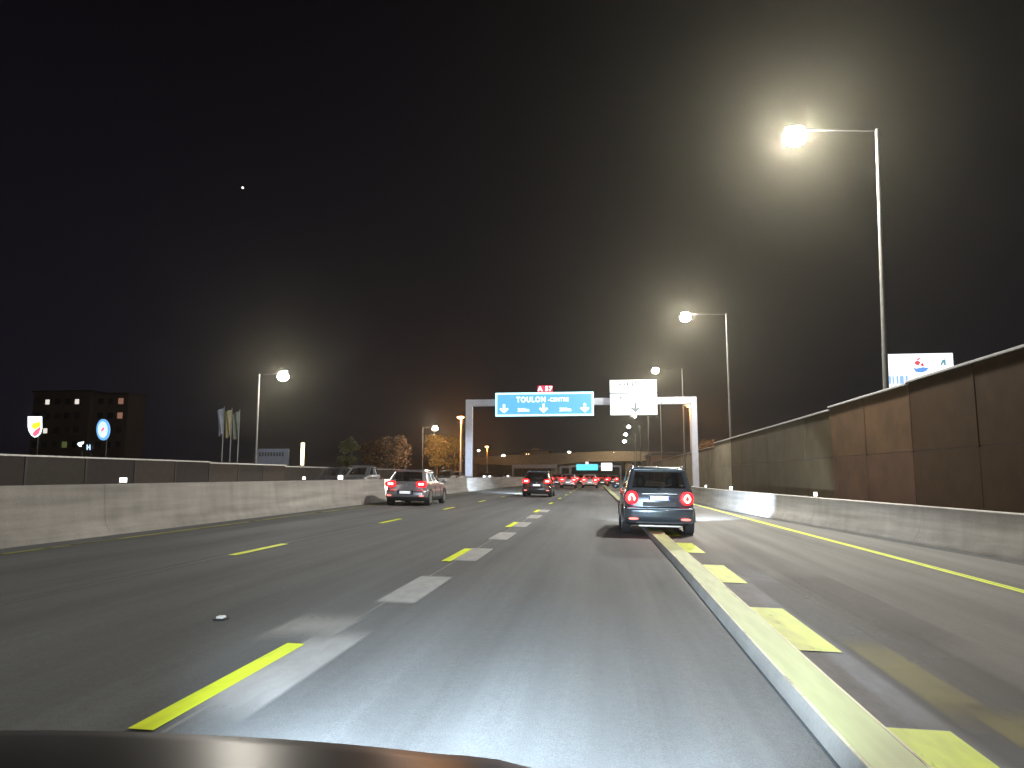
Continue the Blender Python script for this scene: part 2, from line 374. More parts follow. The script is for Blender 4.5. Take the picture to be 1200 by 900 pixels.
# ------------------------------------------------------------------ left fence wall across the other carriageway
pw = [mat('plum_panel', (.034, .026, .026), rough=.8, noise=.2), mat('taupe_panel', (.055, .042, .036), rough=.8, noise=.2), mat('grey_brown_panel', (.04, .035, .03), rough=.8, noise=.2)]
t = thing('boundary_fence', (-23.2, 0, .21), 'low dark panelled fence with pale top rail beyond the opposite lanes', 'fence')
y = 6.0; k = 0
while y < 100:
    e = y + 3.5; top = (2.02 if y < 38 else (1.96 if y < 50 else 1.88)) 
    MB().box(-.06, .0, y + .06, e - .06, 0, top - .05).build('panel', pw[(k * 7 + k // 3) % 3], t)
    MB().box(-.09, .03, y - .058, y + .058, 0, top - .052).build('post', post_m if k % 2 else darkmetal, t)
    MB().box(-.12, .06, y + .003, e - .003, top - .048, top + .02).build('top_rail', mat('pale_rail', (.75, .75, .74), rough=.5), t)
    y = e; k += 1
# ------------------------------------------------------------------ street lamps
head_m = mat('lamp_housing', (.30, .31, .32), rough=.4, metal=.5)
pole_m = mat('weathered_pole', (.10, .10, .095), rough=.8, metal=0, noise=.25, scale=2)
glow_w = emit('lamp_glow', (1.0, .90, .68), 45)
glow_far = emit('lamp_glow_far', (1.0, .86, .66), 30)
glow_o = emit('sodium_glow', (1.0, .42, .10), 30)
def street_lamp(base, top, reach, label, group, energy, side=-1, bowl=.24, glow=None, col=WARM, r=.075, spot=True, tilt=0.0):
    """single-arm column: pole, arm, head (> bowl)"""
    t = thing('street_lamp', base, label, 'street lamp', group); h = top - base[2]
    MB().tube((0, 0, 0), (0, 0, h - .05), r * 1.45, r * .72, 14).build('pole', pole_m, t, smooth=True)
    MB().tube((0, 0, 0), (0, 0, .5), r * 2.0, r * 1.9, 14).build('base_sleeve', galv, t, smooth=True)
    ex = side * reach
    MB().tube((0, 0, h - .12), (ex * .95, 0, h + tilt), r * .30, r * .22, 10).build('arm', darkmetal, t, smooth=True)
    hd = MB().ell((ex, 0, h + .10 + tilt), (.34, .13, .06), 16, 8).build('lamp_head', head_m, t, smooth=True)
    area = 4 * math.pi * bowl * bowl * .85
    gm = emit('lamp_glow_%d_%d' % (energy, bowl * 100), col, energy / (math.pi * area), base=(.8, .8, .8), sample='AUTO')
    b = MB().ell((ex, 0, h - bowl * .72 + tilt), (bowl, bowl * .95, bowl * .75), 18, 10).build('lamp_bowl', gm, hd, smooth=True)
    return t
GR = 'tall street lamps in a row along the right noise wall'
names = ['nearest and brightest street lamp, high above the right lane', 'second street lamp of the right row, its arm plain to see',
         'third street lamp of the right row, just right above the white sign', 'fourth street lamp of the right row, its head behind the white sign',
         'fifth street lamp of the right row, glowing just under the white sign', 'sixth street lamp of the right row, topmost of three small lights under the white sign',
         'seventh street lamp of the right row, middle of three small lights', 'eighth street lamp of the right row, lowest of three small lights']
PX = 10.0
poles = [(1027, 165), (851, 368), (799.5, 434), (774, 468), (759.5, 487), (750, 499), (745, 507), (743, 514)]
tops = [(930, 155), (803, 368), (768, 432), (751, 468), (741, 486), (734.5, 499), (732.5, 508), (732, 516)]
for i, ((ax, ay), (bx, by)) in enumerate(zip(poles, tops)):
    p = atX(ax, ay, PX if i else 10.3); q = atY(bx, by, p.y)
    reach = p.x - q.x if i < 3 else 2.9
    sl = street_lamp((PX if i else 9.95, p.y, -.2), q.z, reach, names[i], GR, LAMP_W * (1.0, .62, .36, .20, .13, .10, .09, .09)[i], bowl=(.40, .40, .38, .38, .40, .42, .44, .48)[i], glow=glow_w if i < 2 else glow_far,
                r=.085 if i < 3 else .09)
    if i == 0: sl.rotation_euler = (0, R(1.55), 0)
street_lamp((PX, -5.5, -.2), 13.2, 2.9, 'street lamp standing behind the camera on the right', GR, LAMP_W * .22)
GL = 'street lamps along the far left fence'
p = atX(303.5, 448, -24.3); q = atY(332, 437, p.y)
street_lamp((p.x, p.y, -.3), q.z, q.x - p.x, 'lone warm street lamp left of centre above the fence', GL, LAMP_W * .22, side=1, bowl=.38, glow=glow_far)
p = atY(495.5, 503, 118); q = atY(510, 500, 118)
street_lamp((p.x, p.y, -.3), q.z, q.x - p.x, 'small white street lamp above the orange-lit trees', GL, 2500, side=1, bowl=.42, glow=glow_far)
p = atX(240, 400, -24.3)
street_lamp((-24.3, 8, -.3), 11.0, 2.2, 'left street lamp just outside the picture', GL, LAMP_W * .10, side=1)
def sodium(px, py, Y, label, e, base=-.4, r=.12, bowl=.36):
    p = atY(px, py, Y); t = thing('sodium_lamp', (p.x, p.y, base), label, 'street lamp', 'orange sodium lamps'); h = p.z - base
    MB().tube((0, 0, 0), (0, 0, h - .2), r * 1.3, r, 10).build('pole', mat('orange_pole', (.5, .42, .35), rough=.6), t, smooth=True)
    hd = MB().ell((-.1, 0, h + .12), (.75, .3, .14), 14, 8).build('lamp_head', head_m, t, smooth=True)
    MB().ell((-.1, 0, h - .02), (bowl * 1.6, bowl, bowl * .55), 16, 8).build('lamp_bowl', glow_o, hd, smooth=True)
    lamp('lamp_light', 'POINT', (-.1, -.6, h - .5), e, SODIUM, t, soft=.3)
sodium(540.5, 489, 120, 'orange lamp on a lit pole beside the left gantry leg', 1700)
sodium(809, 476, 92, 'orange lamp just left of the right gantry leg', 1500, bowl=.22)
sodium(571, 523.5, 190, 'tiny pale orange lamp above the left end of the bridge', 700, bowl=.3)
# ------------------------------------------------------------------ gantry with the direction signs
GY = 64.0
gl = mat('gantry_steel', (.34, .35, .41), rough=.5, metal=.2, noise=.12)
pL = atY(549.5, 560, GY); pR = atY(815.5, 570, GY); zb = atY(680, 475, GY).z
g = thing('sign_gantry', (pL.x, GY, 0), 'wide grey steel gantry spanning all lanes', 'gantry')
wspan = pR.x - pL.x
BH = .62
MB().box(-.30, .30, -.28, .28, .0, zb + BH - .002).build('leg', gl, g, bevel=.03)
MB().box(wspan - .27, wspan + .27, -.28, .28, -.3, zb + BH - .002).build('leg', gl, g, bevel=.03)
MB().box(.303, wspan - .273, -.24, .24, zb, zb + BH).build('beam', gl, g, bevel=.03)
MB().box(-.6, .6, -.5, .5, -.2, .25).build('footing', conc, g)
MB().box(wspan - .5, wspan + .5, -.5, .5, -.5, .1).build('footing', conc, g)
for x in (wspan * .22, wspan * .5, wspan * .86): MB().box(x - .03, x + .03, -.27, -.245, zb - .01, zb + BH + .01).build('splice_plate', darkmetal, g)
blue = emit('sign_blue', (.09, .40, 1.0), 1.0, base=(.05, .15, .5), sample='AUTO')  # sign faces throw headlights back; that brightness is given as emission
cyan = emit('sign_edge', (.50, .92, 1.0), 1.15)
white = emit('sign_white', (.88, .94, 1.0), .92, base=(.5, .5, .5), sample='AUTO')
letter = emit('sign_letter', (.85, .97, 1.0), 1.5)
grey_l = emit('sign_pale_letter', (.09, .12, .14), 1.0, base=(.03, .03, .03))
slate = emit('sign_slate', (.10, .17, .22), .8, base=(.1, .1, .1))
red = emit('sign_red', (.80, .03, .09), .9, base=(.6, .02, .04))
def arrow(mat_, parent, x, y, z, s):
    v = [(0, -1), (.92, -.12), (.70, .14), (.22, -.20), (.22, .95), (-.22, .95), (-.22, -.20), (-.70, .14), (-.92, -.12)]
    MB().prism([(x + a * s, y, z + b * s * .95) for a, b in v], (0, .01, 0)).build('down_arrow', mat_, parent)
def sign_rect(x0, y0, x1, y1, Y):
    a = atY(x0, y0, Y); b = atY(x1, y1, Y); return a.x, b.x, b.z, a.z
x0, x1, z0, z1 = sign_rect(580.5, 460.5, 696, 487, GY - .75)
sg = thing('direction_sign', ((x0 + x1) / 2, GY - .75, z0), 'wide blue motorway sign reading TOULON-CENTRE with three arrows', 'road sign')
W2, HT = (x1 - x0) / 2, z1 - z0
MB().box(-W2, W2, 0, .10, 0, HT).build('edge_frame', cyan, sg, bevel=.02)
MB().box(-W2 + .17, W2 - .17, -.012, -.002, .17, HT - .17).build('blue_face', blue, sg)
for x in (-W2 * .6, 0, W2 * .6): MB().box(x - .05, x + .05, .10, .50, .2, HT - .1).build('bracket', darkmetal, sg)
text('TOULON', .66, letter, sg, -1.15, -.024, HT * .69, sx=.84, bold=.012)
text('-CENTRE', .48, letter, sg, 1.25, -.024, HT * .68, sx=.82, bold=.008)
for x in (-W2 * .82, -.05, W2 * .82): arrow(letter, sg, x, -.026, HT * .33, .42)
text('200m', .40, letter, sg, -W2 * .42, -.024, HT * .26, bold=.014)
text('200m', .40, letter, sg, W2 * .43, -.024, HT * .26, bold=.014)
a0, a1, c0, c1 = sign_rect(630, 452, 647.5, 461, GY - .75)
rs = thing('route_number_sign', ((a0 + a1) / 2, GY - .75, z1), 'small red A57 plate on top of the blue sign', 'road sign')
aw = (a1 - a0) / 2; ah = c1 - z1
MB().box(-aw, aw, 0, .08, .01, ah).build('plate', red, rs, bevel=.02)
MB().box(-.06, .06, .081, .13, -.2, ah * .6).build('bracket', darkmetal, rs)
text('A 57', .56, letter, rs, 0, -.012, ah * .50, bold=.02)
x0, x1, z0, z1 = sign_rect(714.5, 445.5, 770.5, 486, GY - .75)
sg = thing('exit_sign', ((x0 + x1) / 2, GY - .75, z0), 'glaring white exit sign with slate arrow on the gantry', 'road sign')
W2, HT = (x1 - x0) / 2, z1 - z0
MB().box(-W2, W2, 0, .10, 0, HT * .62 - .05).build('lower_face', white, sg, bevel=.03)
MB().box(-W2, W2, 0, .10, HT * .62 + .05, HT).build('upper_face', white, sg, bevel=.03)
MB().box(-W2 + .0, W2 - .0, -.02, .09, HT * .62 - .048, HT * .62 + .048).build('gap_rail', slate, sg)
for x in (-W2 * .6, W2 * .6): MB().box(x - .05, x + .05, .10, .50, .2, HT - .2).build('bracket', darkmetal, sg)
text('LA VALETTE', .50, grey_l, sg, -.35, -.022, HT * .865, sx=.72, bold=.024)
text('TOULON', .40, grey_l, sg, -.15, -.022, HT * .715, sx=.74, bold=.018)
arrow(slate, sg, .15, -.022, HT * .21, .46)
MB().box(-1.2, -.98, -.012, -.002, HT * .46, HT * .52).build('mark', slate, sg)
MB().ell((-.02, -.02, -.06), (.22, .12, .16), 12, 8).build('lamp', white, sg, smooth=True)
# second gantry under the bridge
def small_gantry(x0p, x1p, ytop, Y, thick, label):
    a = atY(x0p, ytop, Y); b = atY(x1p, ytop, Y)
    t = thing('sign_gantry', (a.x, Y, -.2), label, 'gantry', None); wd = b.x - a.x; h = a.z + .2
    MB().box(-.25, .25, -.2, .2, 0, h).build('leg', gl, t); MB().box(wd - .25, wd + .25, -.2, .2, 0, h).build('leg', gl, t)
    MB().box(.251, wd - .251, -.18, .18, h - thick, h - .003).build('beam', gl, t)
    return t
small_gantry(668, 727, 545.5, 215, .5, 'far gantry under the bridge carrying small blue and white signs')
small_gantry(601, 651.5, 544.5, 200, 1.0, 'pale lit portal under the middle of the bridge')
small_gantry(657, 669, 546, 205, .6, 'narrow grey portal left of the far blue sign')
def far_sign(x0p, y0p, x1p, y1p, Y, m, nm, label, notch=False):
    a0, a1, b0, b1 = sign_rect(x0p, y0p, x1p, y1p, Y)
    t = thing(nm, ((a0 + a1) / 2, Y, b0), label, 'road sign'); ww = (a1 - a0) / 2; hh = b1 - b0
    MB().box(-ww, ww, 0, .12, 0, hh).build('panel', m, t, bevel=.03)
    MB().box(-ww * .6, ww * .6, .121, .4, hh * .3, hh * .6).build('bracket', darkmetal, t)
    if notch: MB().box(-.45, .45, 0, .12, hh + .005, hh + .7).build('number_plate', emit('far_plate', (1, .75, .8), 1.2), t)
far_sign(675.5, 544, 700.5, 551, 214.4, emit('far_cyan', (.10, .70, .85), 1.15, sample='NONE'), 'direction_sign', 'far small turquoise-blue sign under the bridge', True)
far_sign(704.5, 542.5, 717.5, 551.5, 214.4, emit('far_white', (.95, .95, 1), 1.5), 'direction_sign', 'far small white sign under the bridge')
# ------------------------------------------------------------------ overpass
ov = concrete('bridge_concrete', (.20, .15, .115))
BY = 235.0
t = thing('road_bridge', (0, BY, 0), 'long concrete bridge crossing the motorway in the distance', 'bridge')
pts = [(548, 537.5, 543), (590, 536, 545), (640, 533, 546), (690, 531, 541), (720, 530, 540.5), (765, 530.5, 540), (800, 531, 541)]
lo = [atY(a, c, BY) for a, b, c in pts]; up = [atY(a, b, BY) for a, b, c in pts]
n = len(pts)
def deck(up_, lo_, y0, y1, name, m):
    k = len(up_); vs = [(p.x, y0, p.z) for p in up_] + [(p.x, y0, p.z) for p in lo_] + [(p.x, y1, p.z) for p in up_] + [(p.x, y1, p.z) for p in lo_]; fs = []
    for i in range(k - 1):
        fs += [(i, i+1, k+i+1, k+i), (2*k+i, 2*k+i+1, 3*k+i+1, 3*k+i), (i, i+1, 2*k+i+1, 2*k+i), (k+i, k+i+1, 3*k+i+1, 3*k+i)]
    fs += [(0, k, 3*k, 2*k), (k-1, 2*k-1, 4*k-1, 3*k-1)]
    return MB().add(vs, fs).build(name, m, t, loc=(0, -BY, 0))
deck(up, lo, BY, BY + 11, 'deck', ov)
par = [Vector((p.x, p.y, p.z + .35)) for p in up]; par_l = [Vector((p.x, p.y, p.z + .01)) for p in up]
deck(par, par_l, BY - .25, BY - .05, 'parapet', ov)
for px_ in (556, 655, 738, 757, 772):
    p = atY(px_, 541, BY + 4); MB().tube((p.x, 4, -.5), (p.x, 4, p.z - .3), 1.0 if px_ < 700 else 1.5, n=14).build('pier', ov, t, smooth=True)
# building roofs beyond the bridge
pinkb = mat('pink_render', (.20, .13, .11), rough=.9, noise=.15, scale=.2)
def block(x0p, x1p, ytop, Y, m, nm, label, cat, depth=12, wins=0, lit=None, group=None, roofh=.5):
    a = atY(x0p, ytop, Y); b = atY(x1p, ytop, Y)
    t = thing(nm, ((a.x + b.x) / 2, Y, -.45), label, cat, group); ww = (b.x - a.x) / 2; hh = a.z + .45
    MB().box(-ww, ww, 0, depth, 0, hh).build('wall', m, t)
    MB().box(-ww - .2, ww + .2, -.2, depth + .2, hh + .002, hh + roofh).build('roof', darkmetal, t)
    return t, ww, hh
tt, ww, hh = block(612, 643, 529.5, 262, pinkb, 'flat_roofed_building', 'pinkish flat-roofed building rising just over the bridge', 'building')
MB().box(-1.5, 1.5, 1, 4, hh + .5, hh + 1.4).build('roof_hut', pinkb, tt)
for k in range(7): MB().box(-ww + 1 + k * 1.25, -ww + 1.7 + k * 1.25, -.03, -.002, hh - 1.9, hh - .6).build('window', glass('far_glass'), tt)
tt, ww, hh = block(592, 611, 533, 262, mat('cream_render', (.3, .25, .19), rough=.9), 'low_building', 'low cream building left of the pinkish roof', 'building', roofh=.25)
MB().box(-ww + .5, ww - .5, -.05, -.002, hh - 1.4, hh - .7).build('window_band', glass('far_glass'), tt)
tt, ww, hh = block(764, 800, 533.5, 150, mat('brown_render', (.22, .14, .105), rough=.9, noise=.25, scale=.3), 'brown_building', 'brown building end beyond the noise wall on the right', 'building', depth=20)
for k in range(3): MB().box(-ww + 1 + k * 2, -ww + 1.9 + k * 2, -.03, -.002, hh - 2.2, hh - .9).build('window', glass('far_glass'), tt)
lamp('bridge_lamp_light', 'SPOT', (3.5, BY - 14, 11.0), 6000, (1, .80, .42), None, rot=(R(72), 0, 0), size=120, blend=.8)
lamp('bridge_lamp_light', 'POINT', (-30, BY - 9, 10.0), 900, (1, .62, .3), None)
lamp('bridge_lamp_light', 'POINT', (-14, 207, 2.6), 500, (1, .85, .6), None)
# small flood lamp heads seen on the bridge
for px_, py_, lb, rr in ((667, 530, 'white flood lamp standing on the bridge above the narrow portal', .38), (590, 534, 'warm flood lamp on the left half of the bridge', .42), (561, 528, 'tiny lamp on a short mast at the left end of the bridge', .3), (719, 529.5, 'tiny lamp on the bridge parapet beneath the three small lights', .3)):
    p = atY(px_, py_, BY + 1); dz = atY(px_, 537, BY + 1).z
    t2 = thing('bridge_lamp', (p.x, BY + 1, dz - .3), lb, 'lamp', 'small lamps standing on the bridge')
    MB().tube((0, 0, 0), (0, 0, p.z - dz + .3), .08, n=8).build('mast', galv, t2); MB().ell((0, -.1, p.z - dz + .3), (rr * 1.3, rr, rr * .7), 12, 8).build('lamp_head', glow_far, t2, smooth=True)
# ------------------------------------------------------------------ billboards and shop signs
bb = emit('billboard_white', (.88, .96, 1.0), .98, base=(.5, .5, .5), sample='AUTO')
a = atY(1037, 415, 46); b = atY(1119.5, 452, 46)
t = thing('billboard', ((a.x + b.x) / 2, 46, -.45), 'bright white lit billboard with red and blue emblem behind the noise wall', 'billboard')
ww = (b.x - a.x) / 2; zt_ = a.z + .45; zb_ = zt_ - 2.9
MB().box(-ww, ww, 0, .25, zb_, zt_).build('lit_face', bb, t, bevel=.03)
MB().box(-ww - .06, ww + .06, .06, .30, zb_ - .06, zb_ - .003).box(-ww - .08, -ww - .003, .06, .3, zb_ - .06, zt_ + .04).box(ww + .003, ww + .08, .06, .3, zb_ - .06, zt_ + .04).build('frame', darkmetal, t)
for x in (-ww * .6, ww * .6): MB().tube((x, .4, 0), (x, .4, zt_ - .4), .13, n=10).build('post', darkmetal, t)
rd = emit('emblem_red', (.62, .07, .12), 1.0, base=(.1, .02, .02)); bl = emit('emblem_blue', (.12, .30, .75), 1.0, base=(.02, .05, .1)); pb = emit('emblem_pale_blue', (.28, .45, .85), 1.0, base=(.05, .1, .2)); tl = emit('emblem_teal', (.12, .28, .36), 1.0, base=(.02, .05, .06))
sc = 2 * ww / 82.5                            # metres per picture unit across the face
def on(px_, py_): return ((px_ - 1037) * sc - ww, zt_ - (py_ - 415) * sc)
def blob(nm, m, pl, off=0):
    q = [on(*c) for c in pl]; MB().prism([(x, -.012 - off, z) for x, z in q], (0, .008, 0)).build(nm, m, t)
blob('emblem_stroke', rd, [(1072, 427), (1075, 424), (1080, 426), (1077, 431), (1073, 429)])
blob('emblem_stroke', rd, [(1075, 422.5), (1079, 420.5), (1080, 422), (1076.5, 424)])
blob('emblem_stroke', rd, [(1079, 430), (1082, 427), (1084, 431), (1082, 432)])
blob('emblem_swoosh', bl, [(1070, 433), (1074, 434.5), (1082, 433), (1089, 434), (1086, 438), (1080, 440), (1073, 439)])
blob('emblem_mark', tl, [(1103, 431), (1106, 424), (1110, 423), (1110, 431), (1108, 431), (1107.5, 427), (1105, 431)])
for x0_, x1_ in ((1040, 1042.5), (1044, 1046), (1049, 1051.5), (1053, 1058), (1060, 1063)):
    blob('blue_letter', pb, [(x0_, 444), (x1_, 443.5), (x1_, 454), (x0_, 454)])
# left shop signs
def on_plane(Y, pts): return [atY(a_, b_, Y) for a_, b_ in pts]
Y = 62
def shop_sign(nm, label, cat, layers, Y, postx, group=None):
    base = atY(postx, 540, Y); t = thing(nm, (base.x, Y, -.45), label, cat, group)
    for i, (pn, m, pl) in enumerate(layers):
        q = on_plane(Y, pl); off = i * .012
        MB().prism([(v.x - base.x, -off - (.0 if i else .0), v.z + .45) for v in q], (0, .14 if i == 0 else .009, 0)).build(pn, m, t)
    zt2 = atY(postx, layers[0][2][0][1] + 8, Y).z + .45
    MB().tube((0, .25, 0), (0, .25, zt2), .07, n=10).build('post', darkmetal, t)
    return t
sw = emit('shop_white', (.78, .95, 1.0), 1.8, sample='NONE'); sy = emit('shop_yellow', (1.0, .80, .03), 1.3); sr = emit('shop_red', (1.0, .13, .22), 1.2); sb = emit('shop_blue', (.16, .42, .85), .95); sp2 = emit('shop_pale', (.55, .78, 1.0), 1.1)
shop_sign('shield_sign', 'lit shield-shaped sign, white above with yellow and red below', 'shop sign', [
    ('shield', sw, [(32.5, 488), (48, 488), (48.2, 502), (46.5, 508), (43, 511.5), (40, 512.5), (36.5, 510), (33.5, 505), (32.5, 500)]),
    ('yellow_field', sy, [(38, 496), (47.5, 494), (47.6, 499), (41, 503.5), (37.3, 501)]),
    ('red_field', sr, [(47.7, 499.5), (47.6, 503), (46, 508), (42.5, 511), (39.8, 511.5), (38, 508), (41.5, 504)])], 62, 40)
def oval(cx_, cy_, rx, ry, n=22): return [(cx_ + rx * math.cos(6.2832 * i / n), cy_ + ry * math.sin(6.2832 * i / n)) for i in range(n)]
shop_sign('oval_sign', 'lit oval sign, blue ring round a pale centre with small red mark', 'shop sign', [
    ('ring', sb, oval(120.5, 503.5, 7.6, 12.5)), ('pale_centre', sp2, oval(120.5, 503.5, 5.6, 9.6)),
    ('red_mark', sr, [(118, 505), (121, 500.5), (123, 502), (120, 506)]), ('white_mark', sw, [(119.5, 508.5), (123.5, 508), (123, 510.5), (120, 510.5)])], 62, 121)
shop_sign('hooked_sign', 'small lit white hook-shaped sign low above the fence', 'shop sign', [('face', sw, [(90.5, 520.5), (92, 518.5), (97.5, 517.5), (96, 520.5), (94, 521), (94.5, 523.5), (92.5, 523)])], 62, 93)
shop_sign('round_sign', 'small dark round sign with pale blue letter H low above the fence', 'shop sign', [
    ('disc', mat('navy', (.02, .03, .08)), oval(104, 524, 4.2, 5)), ('letter_mark', sp2, [(101.5, 521), (102.9, 521), (102.9, 523.2), (104.7, 523.2), (104.7, 521), (106.1, 521), (106.1, 527.2), (104.7, 527.2), (104.7, 525), (102.9, 525), (102.9, 527.2), (101.5, 527.2)])], 62, 104)
a = atY(300, 526, 70); b = atY(338, 541, 70)
t = thing('roadside_board', ((a.x + b.x) / 2, 70, -.45), 'dim grey board with dark line of print behind the fence', 'billboard')
ww = (b.x - a.x) / 2; zt2 = a.z + .45
MB().box(-ww, ww, 0, .15, zt2 - 1.6, zt2).build('face', mat('dim_board', (.16, .18, .24), rough=.7), t)
for x in (-ww * .7, ww * .7): MB().tube((x, .25, 0), (x, .25, zt2 - .2), .08, n=8).build('post', darkmetal, t)
for k in range(9): MB().box(-ww + .35 + k * .3, -ww + .55 + k * .3, -.012, -.003, zt2 - .75, zt2 - .35).build('print_mark', darkmetal, t)
lamp('board_light', 'SPOT', (0, -2.5, zt2 + .6), 40, (.7, .8, 1), t, rot=(R(55), 0, 0), size=110, blend=.6)
# flags
for k, (fx, fy, cl) in enumerate(((263, 476, (.35, .42, .55)), (272, 478, (.42, .40, .22)), (281, 480, (.20, .24, .22)))):
    p = atY(fx, fy, 68); t = thing('flagpole', (p.x, 68, -.45), ('flagpole with faded blue-white banner, leftmost behind the fence', 'flagpole with dull yellow banner between two others', 'flagpole with grey-green banner, nearest the lone lamp')[k], 'flagpole', 'flagpoles behind the left fence'); h = p.z + .45
    MB().tube((0, 0, 0), (0, 0, h), .06, .035, 8).build('pole', galv, t, smooth=True)
    vs = []; fs = []
    for i in range(7):
        for j in range(9):
            vs.append((-.06 - i * .12 * (1 - j * .06), .12 * math.sin(i * 1.1 + j * .35 + k), h - .15 - j * .32 - i * .05))
    for i in range(6):
        for j in range(8): fs.append((i*9+j, i*9+j+1, (i+1)*9+j+1, (i+1)*9+j))
    MB().add(vs, fs).build('banner', mat('banner_%d' % k, cl, rough=.8, noise=.3, scale=1.5), t, smooth=True)
# lit totem
p = atY(355, 519, 75)
t = thing('light_column', (p.x, 75, -.45), 'slim glowing cream column standing just above the fence rail', 'lamp'); h = p.z + .45
MB().tube((0, 0, 0), (0, 0, h - 2.4), .2, n=14).build('base', darkmetal, t, smooth=True)
MB().tube((0, 0, h - 2.398), (0, 0, h), .18, .20, n=14).build('light_tube', emit('totem', (1, .88, .55), 2.2), t, smooth=True)
MB().tube((0, 0, h + .002), (0, 0, h + .12), .24, .22, n=14).build('cap', darkmetal, t, smooth=True)
lamp('column_light', 'POINT', (0, -.6, h - 1), 60, (1, .85, .6), t)
# apartment block on the left
a = atY(40, 460, 150); b = atY(147, 460, 150)
t = thing('apartment_building', (a.x, 150, -.45), 'dark apartment block with a few lit windows at far left', 'building')
ww = b.x - a.x; hh = a.z + .45; apw = mat('dim_render', (.075, .055, .052), rough=.9, noise=.15, scale=.15)
MB().box(0, ww * .62, 0, 7, 0, hh).box(ww * .62 + .01, ww, 1.2, 7.5, 0, hh - .6).build('wall', apw, t)
MB().box(-.3, ww * .62 + .3, -.3, 7.3, hh + .002, hh + .4).build('roof', darkmetal, t)
MB().box(ww * .62 + .31, ww + .2, .9, 7.7, hh - .598, hh - .2).build('roof', darkmetal, t)
wlit = emit('window_lit', (.85, .80, .72), .85); wred = emit('window_red', (.65, .32, .22), .3); wdark = glass('dark_window'); wdim = emit('window_green', (.16, .20, .07), .35)
lit = {(1, 5): wlit, (1, 3): wlit, (4, 5): wlit, (8, 5): wlit if 0 else wred, (8, 4): wred, (3, 2): wdim}
for fl in range(6):
    for c in range(9):
        wx0 = .6 + c * (ww - .6) / 9; z_ = 1.2 + fl * (hh - 1.0) / 6 * 1.0 + .3; yo = -.03 if c < 5.5 else 1.17
        if wx0 + 1.0 > ww * .60 and wx0 < ww * .64: continue
        m = lit.get((c, fl), wdark)
        f = MB().box(wx0, wx0 + (1.0 if m is wlit else 1.25), yo, yo + .028, z_, z_ + (1.1 if m is wlit else 1.35)).build('window', m, t)
        MB().box(wx0 - .1, wx0 + 1.4, yo - .06, yo + .028, z_ - .12, z_ - .01).build('sill', apw, f)
# ------------------------------------------------------------------ trees
leafm = {}
def tree(px_, ytop, Y, wpx, label, seed, col=(.075, .085, .03), nleaf=2600, z0=-.45):
    rnd = random.Random(seed); p = atY(px_, ytop, Y); h = p.z - z0; rad = wpx / 2 * Y / FPX
    t = thing('tree', (p.x, Y, z0), label, 'tree', 'trees beyond the left fence' if px_ < 600 else None)
    tk = MB(); tk.tube((0, 0, 0), (.1, 0, h * .42), .22, .15, 10)
    cl = []
    for i in range(9):
        a_ = i * 2.4; r_ = rad * rnd.uniform(.35, .8); zz = h * rnd.uniform(.45, .85)
        q = (math.cos(a_) * r_, math.sin(a_) * r_, zz); tk.tube((.1, 0, h * rnd.uniform(.3, .42)), q, .09, .03, 6); cl.append((q, rad * rnd.uniform(.38, .55)))
    for i in range(8):
        a_ = rnd.uniform(0, 6.28); cl.append(((math.cos(a_) * rad * .45, math.sin(a_) * rad * .45, h * rnd.uniform(.72, .92)), rad * rnd.uniform(.22, .36)))
    tk.build('trunk', mat('bark', (.09, .065, .045), rough=.9, noise=.3), t, smooth=True)
    mb_ = MB(); vs = []; fs = []
    for i in range(nleaf):
        (c, r_) = cl[rnd.randrange(len(cl))]
        d = Vector((rnd.gauss(0, 1), rnd.gauss(0, 1), rnd.gauss(0, 1))).normalized() * r_ * rnd.uniform(.35, 1.08)
        q = Vector(c) + Vector((d.x, d.y, d.z * .85)); s_ = rnd.uniform(.10, .24)
        if q.z > h: q.z = h - rnd.random() * .4
        u = Vector((rnd.gauss(0, 1), rnd.gauss(0, 1), rnd.gauss(0, 1))).normalized(); v = u.orthogonal().normalized()
        o = len(vs); vs += [tuple(q - u * s_), tuple(q + v * s_ * .6), tuple(q + u * s_), tuple(q - v * s_ * .6)]; fs.append((o, o+1, o+2, o+3))
    me = bpy.data.meshes.new('crown'); me.from_pydata(vs, [], fs)
    me.materials.append(mat('leaf_%d' % seed, col, rough=.7, noise=.5, scale=1.2)); o = bpy.data.objects.new('crown', me); C.objects.link(o); o.parent = t
tree(512, 508, 128, 40, 'orange-lit leafy tree left of the gantry leg, rounder of the two', 1, col=(.12, .10, .03))
tree(533, 510, 132, 34, 'orange-lit leafy tree directly beside the left gantry leg', 2, col=(.12, .10, .03))
tree(462, 510, 120, 44, 'dim brownish tree above the grey car', 3, col=(.07, .05, .03))
tree(437, 512, 135, 34, 'dim reddish tree right of the darkest gap above the fence', 4, col=(.06, .045, .03))
tree(407, 510, 100, 26, 'small dim tree above the end of the fence rail', 5, col=(.08, .09, .035))
tree(832, 514, 96, 34, 'tree glowing orange over the noise wall by the right gantry leg', 6, col=(.11, .07, .03))
lamp('tree_fill_light', 'POINT', (atY(522, 500, 121).x, 120, 7), 2600, SODIUM, None, soft=.3)  # added orange fill to brighten the trees, no fitting of its own
lamp('tree_fill_light', 'POINT', (atY(835, 500, 90).x, 86, 7), 300, SODIUM, None, soft=.3)  # weaker added fill for the tree over the noise wall
